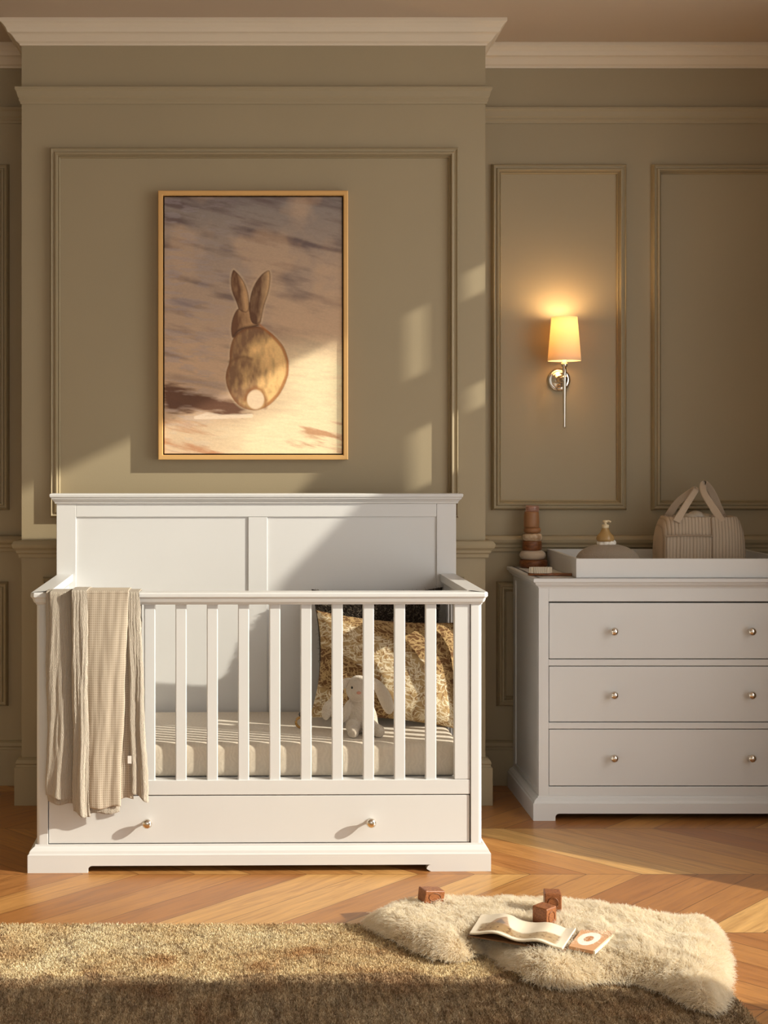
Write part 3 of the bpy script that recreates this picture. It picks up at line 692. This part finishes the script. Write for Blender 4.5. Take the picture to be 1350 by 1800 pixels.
bm = bmesh.new(); lathe(bm, [(.012, .050), (.013, .053), (.013, .062), (.006, .064), (.004, .070), (.0095, .071), (.0105, .075), (.008, .079), (.0005, .080)], (0, 0, 0), 24, 'z')
tube(bm, [(0, 0, .076), (.012, -.002, .077), (.020, -.003, .073)], .0032, 8); obj('pump', bm, NT('pump_cream', .35, lin(222, 204, 168)).m, bt, 0, True)
# quilted caddy
cD = 5.19; cX = (1228-VX)/F*cD
cd = empty('nappy_caddy', (cX, cD, TB), 'quilted beige fabric caddy with two strap handles in the changing tray', 'bag')
mq = NT('quilted_cotton', .92, (.50, .40, .30, 1)); v = mq.coord(); sp = mq.new('SeparateXYZ'); mq.link(v, sp.inputs[0])
q = mq.math('ABSOLUTE', mq.math('SINE', mq.math('MULTIPLY', mq.math('ADD', sp.outputs[0], mq.math('MULTIPLY', mq.noise(v, 12, 2), .006)), PI/.0125)))
q = mq.math('POWER', q, .45); mq.col(mq.mix(q, (.40, .32, .24, 1), (.55, .45, .345, 1))); mq.bump(q, .7, .004); mq = mq.m
bm = bmesh.new(); n = 72; rings = []
prof = [(.150, .085, 0), (.160, .092, .006), (.165, .096, .03), (.166, .097, .07), (.163, .094, .12), (.156, .090, .16), (.145, .085, .19), (.136, .080, .204), (.132, .078, .206), (.128, .076, .200), (.145, .084, .15), (.155, .086, .02)]
for a_, b_, z_ in prof:
    rings.append([bm.verts.new((a_*sgn(math.cos(t))*abs(math.cos(t))**.55 if False else a_*math.copysign(abs(math.cos(t))**.55, math.cos(t)), b_*math.copysign(abs(math.sin(t))**.55, math.sin(t)), z_)) for t in [2*PI*k/n for k in range(n)]])
for a, b in zip(rings, rings[1:]):
    for i in range(n): bm.faces.new((a[i], a[(i+1) % n], b[(i+1) % n], b[i]))
bm.faces.new(rings[0]); bm.faces.new(rings[-1])
obj('bag_body', bm, mq, cd, 0, True)
Pp = np.zeros((20, 40, 3)); tt = np.linspace(0, 1, 40)
for j in range(20):
    z_ = .012+j/19*.122; w_ = .163-.004*abs(z_-.07)/.07
    Pp[j, :, 0] = -.160+tt*.178; Pp[j, :, 1] = -.099-.006*np.sin(tt*PI)-.002*np.sin(tt*20)+.012*np.clip((.06-tt)/.06, 0, 1)**2+.003; Pp[j, :, 2] = z_+.003*np.sin(tt*PI)*j/19
o = grid_mesh('pocket', Pp, None, mq, cd); so = o.modifiers.new('t', 'SOLIDIFY'); so.thickness = .004
mpp = NT('bag_piping', .9, (.40, .31, .225, 1)).m
bm = bmesh.new(); tube(bm, [(-.160+t*.178, -.106-.006*math.sin(t*PI)+.003, .135+.003*math.sin(t*PI)) for t in np.linspace(0, 1, 20)], .0028, 8)
tube(bm, [(.020, -.0995-.001*math.sin(k), .006+.197*k) if k < .7 else (.020, -.0975+.04*(k-.7), .006+.197*k) for k in np.linspace(0, 1, 14)], .0022, 8)
obj('piping', bm, mpp, cd, 0, True)
def strap(pts, w0, w1):
    pts = [Vector(p) for p in pts]; m = 40; P_ = np.zeros((m, 7, 3))
    def cr(t):
        k = min(int(t), len(pts)-2); f = t-k; p0 = pts[max(k-1, 0)]; p1 = pts[k]; p2 = pts[k+1]; p3 = pts[min(k+2, len(pts)-1)]
        return .5*((2*p1)+(p2-p0)*f+(2*p0-5*p1+4*p2-p3)*f*f+(3*p1-p0-3*p2+p3)*f**3)
    for j in range(m):
        t = j/(m-1)*(len(pts)-1)*.9999; c_ = cr(t); w_ = w0+(w1-w0)*math.sin(j/(m-1)*PI)
        d_ = (cr(min(t+.02, len(pts)-1.0001))-c_).normalized() if j < m-1 else d_
        side = d_.cross(Vector((.25, 1, 0))).normalized()
        if side.x < 0: side = -side
        for i in range(7): P_[j, i] = c_+side*w_*(i-3)/3
    o = grid_mesh('handle', P_, None, mpp2, cd); s_ = o.modifiers.new('t', 'SOLIDIFY'); s_.thickness = .006; s_.offset = 0
mpp2 = cloth('strap_cotton', (.56, .45, .34, 1), st=.3)
strap([(-.110, -.081, .188), (-.098, -.078, .208), (-.062, -.062, .258), (-.024, -.03, .300), (-.014, 0, .308), (-.022, .03, .296), (-.062, .06, .255), (-.095, .072, .20)], .015, .011)
strap([(.058, -.082, .188), (.050, -.078, .208), (.024, -.062, .256), (.006, -.04, .298), (.014, -.01, .325), (.036, .02, .325), (.072, .05, .285), (.112, .066, .20)], .016, .012)
cl = P(1214, 903, 5.19); bm = bmesh.new()
for k in range(3): ellipsoid(bm, (-.032+.030*k, .01*(k % 2), .2+.006*(k % 2)), (.028, .05, .016+.004*(k % 2)), None, 16)
o = obj('muslin_cloth', bm, NT('white_muslin', .9, (.66, .61, .54, 1)).m, None, 0, True); o.location = (cX-.005, cD, TB)
r = o.modifiers.new('m', 'REMESH'); r.mode = 'VOXEL'; r.voxel_size = .003; r.use_smooth_shade = True
tag(o, 'folded pale cloth poking out of the quilted caddy', 'cloth')
# ------------------------------------------------------------------ rug
RX0, RX1, RY0, RY1 = -1.45, 1.167, 1.9, 3.80; rt_ = .012
mr = NT('worn_wool_rug', .95); v = mr.coord(); sp = mr.new('SeparateXYZ'); mr.link(v, sp.inputs[0])
a = mr.noise(v, 2.6, 5, .6, 1.5); b = mr.noise(v, 11, 4, .65, 2.5); f = mr.noise(mr.coord(scale=(260, 90, 90)), 1, 2, .6)
vo = mr.new('TexVoronoi', feature='DISTANCE_TO_EDGE'); vo.inputs['Scale'].default_value = 5.5
dn = mr.new('TexNoise'); dn.inputs['Scale'].default_value = 6; mr.link(v, dn.inputs['Vector'])
dv = mr.mix(.6, v, dn.outputs['Color'], 'ADD'); mr.link(dv, vo.inputs['Vector'])
orn = mr.math('LESS_THAN', vo.outputs[0], .03)
c1 = mr.ramp(a, [(.34, (.62, .40, .20, 1)), (.46, (.85, .70, .44, 1)), (.66, (.95, .86, .62, 1))])
c2 = mr.mix(mr.math('MULTIPLY', mr.math('MULTIPLY', orn, b), .9), c1, (.25, .14, .07, 1))
# greyer inner field; sunlit pale edge and shade beyond partly put into the colour
inn_shade = mr.math('LESS_THAN', mr.math('ADD', sp.outputs[1], mr.math('MULTIPLY', a, .30)), 3.56)
c3 = mr.mix(mr.math('MULTIPLY', inn_shade, .6), c2, mr.ramp(b, [(.35, (.20, .125, .078, 1)), (.6, (.33, .25, .18, 1))]))
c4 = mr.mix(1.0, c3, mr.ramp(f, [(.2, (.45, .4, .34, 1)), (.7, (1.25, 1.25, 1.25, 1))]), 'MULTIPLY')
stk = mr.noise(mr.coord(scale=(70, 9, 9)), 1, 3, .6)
c5 = mr.mix(mr.math('MULTIPLY', inn_shade, .8), c4, mr.mix(1.0, c4, mr.ramp(stk, [(.36, (.72, .68, .64, 1)), (.6, (1.3, 1.28, 1.25, 1))]), 'MULTIPLY'))
hi_ = mr.new('HairInfo'); c6 = mr.mix(1.0, c5, mr.ramp(hi_.outputs['Random'], [(0, (1, 1, 1, 1)), (.3, (.6, .5, .4, 1)), (.6, (1.1, 1.1, 1.1, 1)), (1, (1.3, 1.35, 1.4, 1))]), 'MULTIPLY')
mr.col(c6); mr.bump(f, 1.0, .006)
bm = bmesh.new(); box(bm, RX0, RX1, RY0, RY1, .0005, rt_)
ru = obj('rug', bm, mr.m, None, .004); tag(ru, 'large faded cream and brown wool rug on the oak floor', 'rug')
N = 150000; xs = rng.uniform(-.80, RX1+.001, N); ys_ = 3.0+(RY1-3.0)*rng.uniform(0, 1, N)
dirs = np.stack([rng.normal(0, .45, N), rng.normal(-.1, .45, N), np.ones(N)], -1); dirs /= np.linalg.norm(dirs, axis=1)[:, None]
hr = hair('pile', np.stack([xs, ys_, np.full(N, rt_-.001)], -1), dirs, rng.uniform(.006, .011, N), .0011, mr.m, ru, 3, 0, .1); hr['kind'] = 'stuff'
# ------------------------------------------------------------------ sheepskin
near = [(628, 1620), (655, 1645), (700, 1668), (745, 1690), (795, 1702), (832, 1694), (850, 1680), (868, 1690), (905, 1722), (950, 1742), (1000, 1748), (1050, 1735), (1105, 1733), (1160, 1752), (1210, 1780), (1252, 1797), (1278, 1780)]
mid = [(1284, 1730, .03), (1286, 1670, .05)]
far = [(1272, 1622), (1245, 1600), (1180, 1600), (1110, 1596), (1050, 1586), (970, 1574), (880, 1575), (790, 1573), (705, 1578), (660, 1592), (632, 1606)]
pl = [floorP(x, y, rt_)[:2] for x, y in near]+[floorP(x, y, z)[:2] for x, y, z in mid]+[floorP(x, y, .055)[:2] for x, y in far]
pl = smooth_poly(pl, 2)
gx = np.linspace(.1, 1.35, 260); gy_ = np.linspace(2.95, 4.05, 220); GX, GY = np.meshgrid(gx, gy_)
D_ = -polydist(GX, GY, pl)
def skin_h(X, Y, d):
    e = np.clip(d/.085, 0, 1); h = 1.25*(1-(1-e)**2.4)
    lump = fbm(X*6+3, Y*6, 3, 8)
    return .012+.040*h*(.62+.62*lump)
H = skin_h(GX, GY, D_)
msk = NT('sheepskin_hide', .95, (.62, .52, .38, 1)).m
bm = bmesh.new(); vid = {}
ins = D_ > .012
for j in range(GX.shape[0]-1):
    for i in range(GX.shape[1]-1):
        if ins[j, i] and ins[j+1, i] and ins[j, i+1] and ins[j+1, i+1]:
            f_ = []
            for (jj, ii) in ((j, i), (j, i+1), (j+1, i+1), (j+1, i)):
                if (jj, ii) not in vid: vid[(jj, ii)] = bm.verts.new((GX[jj, ii], GY[jj, ii], H[jj, ii]))
                f_.append(vid[(jj, ii)])
            bm.faces.new(f_)
ext = bmesh.ops.extrude_face_region(bm, geom=bm.faces[:])
for v_ in [g for g in ext['geom'] if isinstance(g, bmesh.types.BMVert)]: v_.co.z = rt_+.002
sk = obj('sheepskin', bm, msk, None, 0, True); tag(sk, 'fluffy cream sheepskin lying across the edge of the rug', 'sheepskin')
N = 170000; xs = rng.uniform(.1, 1.35, N*2); ys_ = rng.uniform(2.95, 4.05, N*2)
d = -polydist(xs, ys_, pl); k = d > .010; xs, ys_, d = xs[k], ys_[k], d[k]
N = min(len(xs), 110000); xs, ys_, d = xs[:N], ys_[:N], d[:N]
h = skin_h(xs, ys_, d)
ep = .004; gxd = (-polydist(xs+ep, ys_, pl)-d)/ep; gyd = (-polydist(xs, ys_+ep, pl)-d)/ep
out = np.clip(1-d/.10, 0, 1)
fl1 = (fbm(xs*5, ys_*5, 2, 31)-.5)*3; fl2 = (fbm(xs*5+9, ys_*5, 2, 37)-.5)*3
cl1 = (fbm(xs*45, ys_*45, 2, 51)-.5)*1.6; cl2 = (fbm(xs*45+9, ys_*45, 2, 57)-.5)*1.6
dirs = np.stack([-gxd*out*1.3+fl1*.7+cl1+rng.normal(0, .22, N), -gyd*out*1.3+fl2*.5-.15+cl2+rng.normal(0, .22, N), np.ones(N)*(.95-out*.55)], -1)
dirs /= np.linalg.norm(dirs, axis=1)[:, None]
mf = NT('sheep_wool', .6, (.86, .76, .60, 1)); hi = mf.new('HairInfo')
mf.col(mf.ramp(hi.outputs['Intercept'], [(0, (.72, .58, .40, 1)), (.5, (.96, .88, .70, 1)), (1, (.98, .96, .88, 1))]))
tr = mf.new('BsdfTranslucent'); tr.inputs[0].default_value = (.9, .8, .62, 1); mx = mf.new('MixShader'); mx.inputs[0].default_value = .5
mf.link(mf.b.outputs[0], mx.inputs[1]); mf.link(tr.outputs[0], mx.inputs[2]); mf.link(mx.outputs[0], mf.n['Material Output'].inputs[0])
hs = hair('wool', np.stack([xs, ys_, h-.002], -1), dirs, rng.uniform(.020, .040, N)*(1-.25*out), .0006, mf.m, sk, 5, .0025, .35); hs['kind'] = 'stuff'
# ------------------------------------------------------------------ toys and books on the sheepskin
TOPH = .068
def block(px, py, z, s, rz, label, tilt=0, rx=0):
    c_ = floorP(px, py, z); bm = bmesh.new(); box(bm, -s[0]/2, s[0]/2, -s[1]/2, s[1]/2, -s[2]/2, s[2]/2)
    o = obj('toy_block', bm, M['block'], None, .003); o.location = (c_.x, c_.y, z); o.rotation_euler = (rx, tilt, rz)
    # carved ring on the face
    bm = bmesh.new(); pts = [(.30*s[0]*math.cos(t), -s[1]/2-.0003, .30*s[2]*math.sin(t)) for t in np.linspace(0, 2*PI, 21)]
    tube(bm, pts, .0014, 6, False); r_ = obj('carved_ring', bm, M['walnut'], o, 0, True)
    return tag(o, label, 'toy', 'wooden blocks on the sheepskin')
block(758, 1573, TOPH+.016, (.062, .044, .036), .35, 'small flat wooden block alone at the left of the sheepskin', .12)
block(957, 1608, TOPH+.028, (.046, .046, .050), .75, 'upright dark wooden block in front, just behind the open book')
block(971, 1583, TOPH+.030, (.046, .046, .052), -.12, 'wooden block furthest back, behind the upright dark block')
# open picture book
ob = empty('open_book', floorP(905, 1645, TOPH+.005), 'open picture book with curled page and painted mountain scene on the sheepskin', 'book')
mpg = NT('page', .6); v = mpg.coord(); aat = mpg.new('Attribute', attribute_name='Col'); mpg.col(aat.outputs['Color']); mpg = mpg.m
def corner(px, py, z): return np.array(floorP(px, py, z))
A = corner(825, 1640, TOPH+.010); B = corner(846, 1607, TOPH+.010); Cc = corner(1012, 1637, TOPH+.012); Dd = corner(989, 1667, TOPH+.010)
nu, nv = 120, 60; uu, vv = np.meshgrid(np.linspace(0, 1, nu), np.linspace(0, 1, nv))
A_ = A+0; Pp = (A*(1-uu[..., None])+Dd*uu[..., None])*(1-vv[..., None])+(B*(1-uu[..., None])+Cc*uu[..., None])*vv[..., None]
Pp[..., 2] += .010*np.sin(uu*PI*2.0)*0+.016*np.clip(1-np.abs(uu-.5)/.5, 0, 1)**.5*0+.013*np.exp(-((uu-.28)/.17)**2)+.011*np.exp(-((uu-.74)/.15)**2)+.010*np.clip(uu-.9, 0, 1)*8*vv
m1 = np.zeros(uu.shape+(3,))+L3(238, 226, 204)
mt1 = polydist(uu, vv, [(.08, .10), (.20, .72), (.30, .88), (.36, .55), (.42, .30), (.48, .12)])
m1 = mixc(m1, np.ones_like(m1)*L3(150, 100, 60), np.clip(-mt1*60+.3, 0, .9)*(.6+.4*fbm(uu*20, vv*20, 3, 3)))
mt2 = polydist(uu, vv, [(.17, .35), (.25, .75), (.33, .55), (.28, .35)]); m1 = mixc(m1, np.ones_like(m1)*L3(120, 112, 110), np.clip(-mt2*60, 0, .8))
lowr = np.clip((.48+.08*np.sin(uu*9)-vv)*14, 0, 1)*np.clip((vv-.07)*30, 0, 1)*np.clip((uu-.05)*30, 0, 1)*np.clip((.93-uu)*30, 0, 1)
m1 = mixc(m1, np.ones_like(m1)*L3(158, 128, 84), lowr*(.65+.3*fbm(uu*14, vv*14, 3, 5)))
m1 = mixc(m1, np.ones_like(m1)*L3(92, 60, 34), np.clip((fbm(uu*40, vv*20, 2, 9)-.66)*9, 0, .8)*lowr)
Bk = Pp.copy(); Bk[..., 2] -= .0045
place(grid_mesh('pages', Pp, m1, mpg, ob, True, closed_back=Bk), ob)
Cv = Pp.copy(); ctr = Cv.mean((0, 1)); Cv[..., :2] = ctr[:2]+(Cv[..., :2]-ctr[:2])*1.03; Cv[..., 2] = TOPH+.0035; Cb = Cv.copy(); Cb[..., 2] -= .003
place(grid_mesh('cover', Cv, None, NT('book_cover', .5, lin(120, 84, 52)).m, ob, False, closed_back=Cb), ob)
# ring book
rb = empty('board_book', floorP(1045, 1655, TOPH), 'tan board book with a white ring picture right of the open book', 'book')
A = corner(1000, 1663, TOPH+.009); B = corner(1022, 1634, TOPH+.009); Cc = corner(1086, 1637, TOPH+.009); Dd = corner(1046, 1672, TOPH+.009)
Pp = (A*(1-uu[..., None])+Dd*uu[..., None])*(1-vv[..., None])+(B*(1-uu[..., None])+Cc*uu[..., None])*vv[..., None]
m2 = np.zeros(uu.shape+(3,))+L3(214, 164, 122); rr = np.hypot((uu-.42)/.34, (vv-.52)/.36)
m2 = mixc(m2, np.ones_like(m2)*L3(250, 244, 236), np.clip((1-rr)*14, 0, 1)); m2 = mixc(m2, np.ones_like(m2)*L3(190, 130, 84), np.clip((.45-np.hypot((uu-.42)/.34, (vv-.52)/.36))*14, 0, 1))
m2 = mixc(m2, np.ones_like(m2)*L3(248, 236, 210), np.clip((uu-.93)*60, 0, 1))
Bk = Pp.copy(); Bk[..., 2] -= .008
place(grid_mesh('board_page', Pp, m2, mpg, rb, False, closed_back=Bk), rb)
# ------------------------------------------------------------------ added off-frame sun blocker by the window, shaped to shade the rug
ch = empty('shade_blocker', (1.95, 1.6, 0), 'added unseen chaise longue below the side window', 'blocker')
mch = cloth('blocker_linen', (.42, .35, .26, 1))
bm = bmesh.new(); prof = [(3.02, .22), (2.98, .38), (2.88, .60), (2.80, .76), (2.62, 1.0), (2.45, 1.17), (2.2, 1.28), (1.95, 1.26), (1.85, 1.15), (1.85, .22)]
prism(bm, prof, 'x', 1.72, 2.15); place(obj('blocker_body', bm, mch, ch, .03, seg=4), ch)
for lx_, ly in ((1.76, 1.92), (2.1, 1.92), (1.76, 2.93), (2.1, 2.93)): bm = bmesh.new(); lathe(bm, [(.014, 0), (.024, .225)], (lx_, ly, 0), 16, 'z'); place(obj('leg', bm, M['walnut'], ch), ch)
# curtain added at the far jamb, out of frame, to trim the sun edge
cuY = lambda z: min(4.17, 3.60+.83*z)+.24*max(0, min(1, (z-1.85)/.35))
nz, nt = 60, 40; Pp = np.zeros((nz, nt, 3))
for j in range(nz):
    z = .02+j/(nz-1)*2.72; t = np.linspace(0, 1, nt); e = cuY(z)
    Pp[j, :, 0] = RR-.05-.022*np.sin(t*30); Pp[j, :, 1] = e+(4.47-e)*t; Pp[j, :, 2] = z
cuo = grid_mesh('baffle', Pp, None, cloth('baffle_linen', (.45, .36, .25, 1)), None); cuo.modifiers.new('t', 'SOLIDIFY').thickness = .006
tag(cuo, 'added unseen curtain gathered at the far jamb of the side window', 'baffle')
# ------------------------------------------------------------------ light
sd = bpy.data.lights.new('sun', 'SUN'); sd.energy = 5.5; sd.color = (1, .925, .765); sd.angle = math.radians(.9)
so = bpy.data.objects.new('sun', sd); C.objects.link(so)
so.rotation_euler = Vector((-.93, .34, -.44)).to_track_quat('-Z', 'Y').to_euler()
w = bpy.data.worlds.new('World'); bpy.context.scene.world = w; w.use_nodes = True; nt_ = w.node_tree
bg = nt_.nodes['Background']; tc = nt_.nodes.new('ShaderNodeTexCoord'); dp = nt_.nodes.new('ShaderNodeVectorMath'); dp.operation = 'DOT_PRODUCT'
dp.inputs[1].default_value = Vector((1, -.12, .05)).normalized(); nt_.links.new(tc.outputs['Generated'], dp.inputs[0])
rp = nt_.nodes.new('ShaderNodeValToRGB'); rp.color_ramp.elements[0].position = .1; rp.color_ramp.elements[0].color = (.06, .055, .05, 1)
rp.color_ramp.elements[1].position = .98; rp.color_ramp.elements[1].color = (1.0, .965, .91, 1)
e_ = rp.color_ramp.elements.new(.56); e_.color = (.22, .21, .195, 1)
mr_ = nt_.nodes.new('ShaderNodeMath'); mr_.operation = 'MULTIPLY_ADD'; mr_.inputs[1].default_value = .5; mr_.inputs[2].default_value = .5
nt_.links.new(dp.outputs['Value'], mr_.inputs[0]); nt_.links.new(mr_.outputs[0], rp.inputs[0]); nt_.links.new(rp.outputs[0], bg.inputs[0]); bg.inputs[1].default_value = 3.5
# ------------------------------------------------------------------ camera
cam = bpy.data.cameras.new('camera'); co = bpy.data.objects.new('camera', cam); C.objects.link(co)
co.location = (0, 0, CH); co.rotation_euler = (PI/2, 0, 0)
cam.sensor_fit = 'VERTICAL'; cam.sensor_height = 36; cam.sensor_width = 27; cam.lens = F/1800*36
cam.shift_x = (675-VX)/1800; cam.shift_y = -(900-VY)/1800; cam.clip_start = .02
sc = bpy.context.scene; sc.camera = co
sc.view_settings.view_transform = 'Standard'; sc.view_settings.look = 'None'; sc.view_settings.gamma = 1; sc.view_settings.exposure = 0
sc.view_settings.use_curve_mapping = False
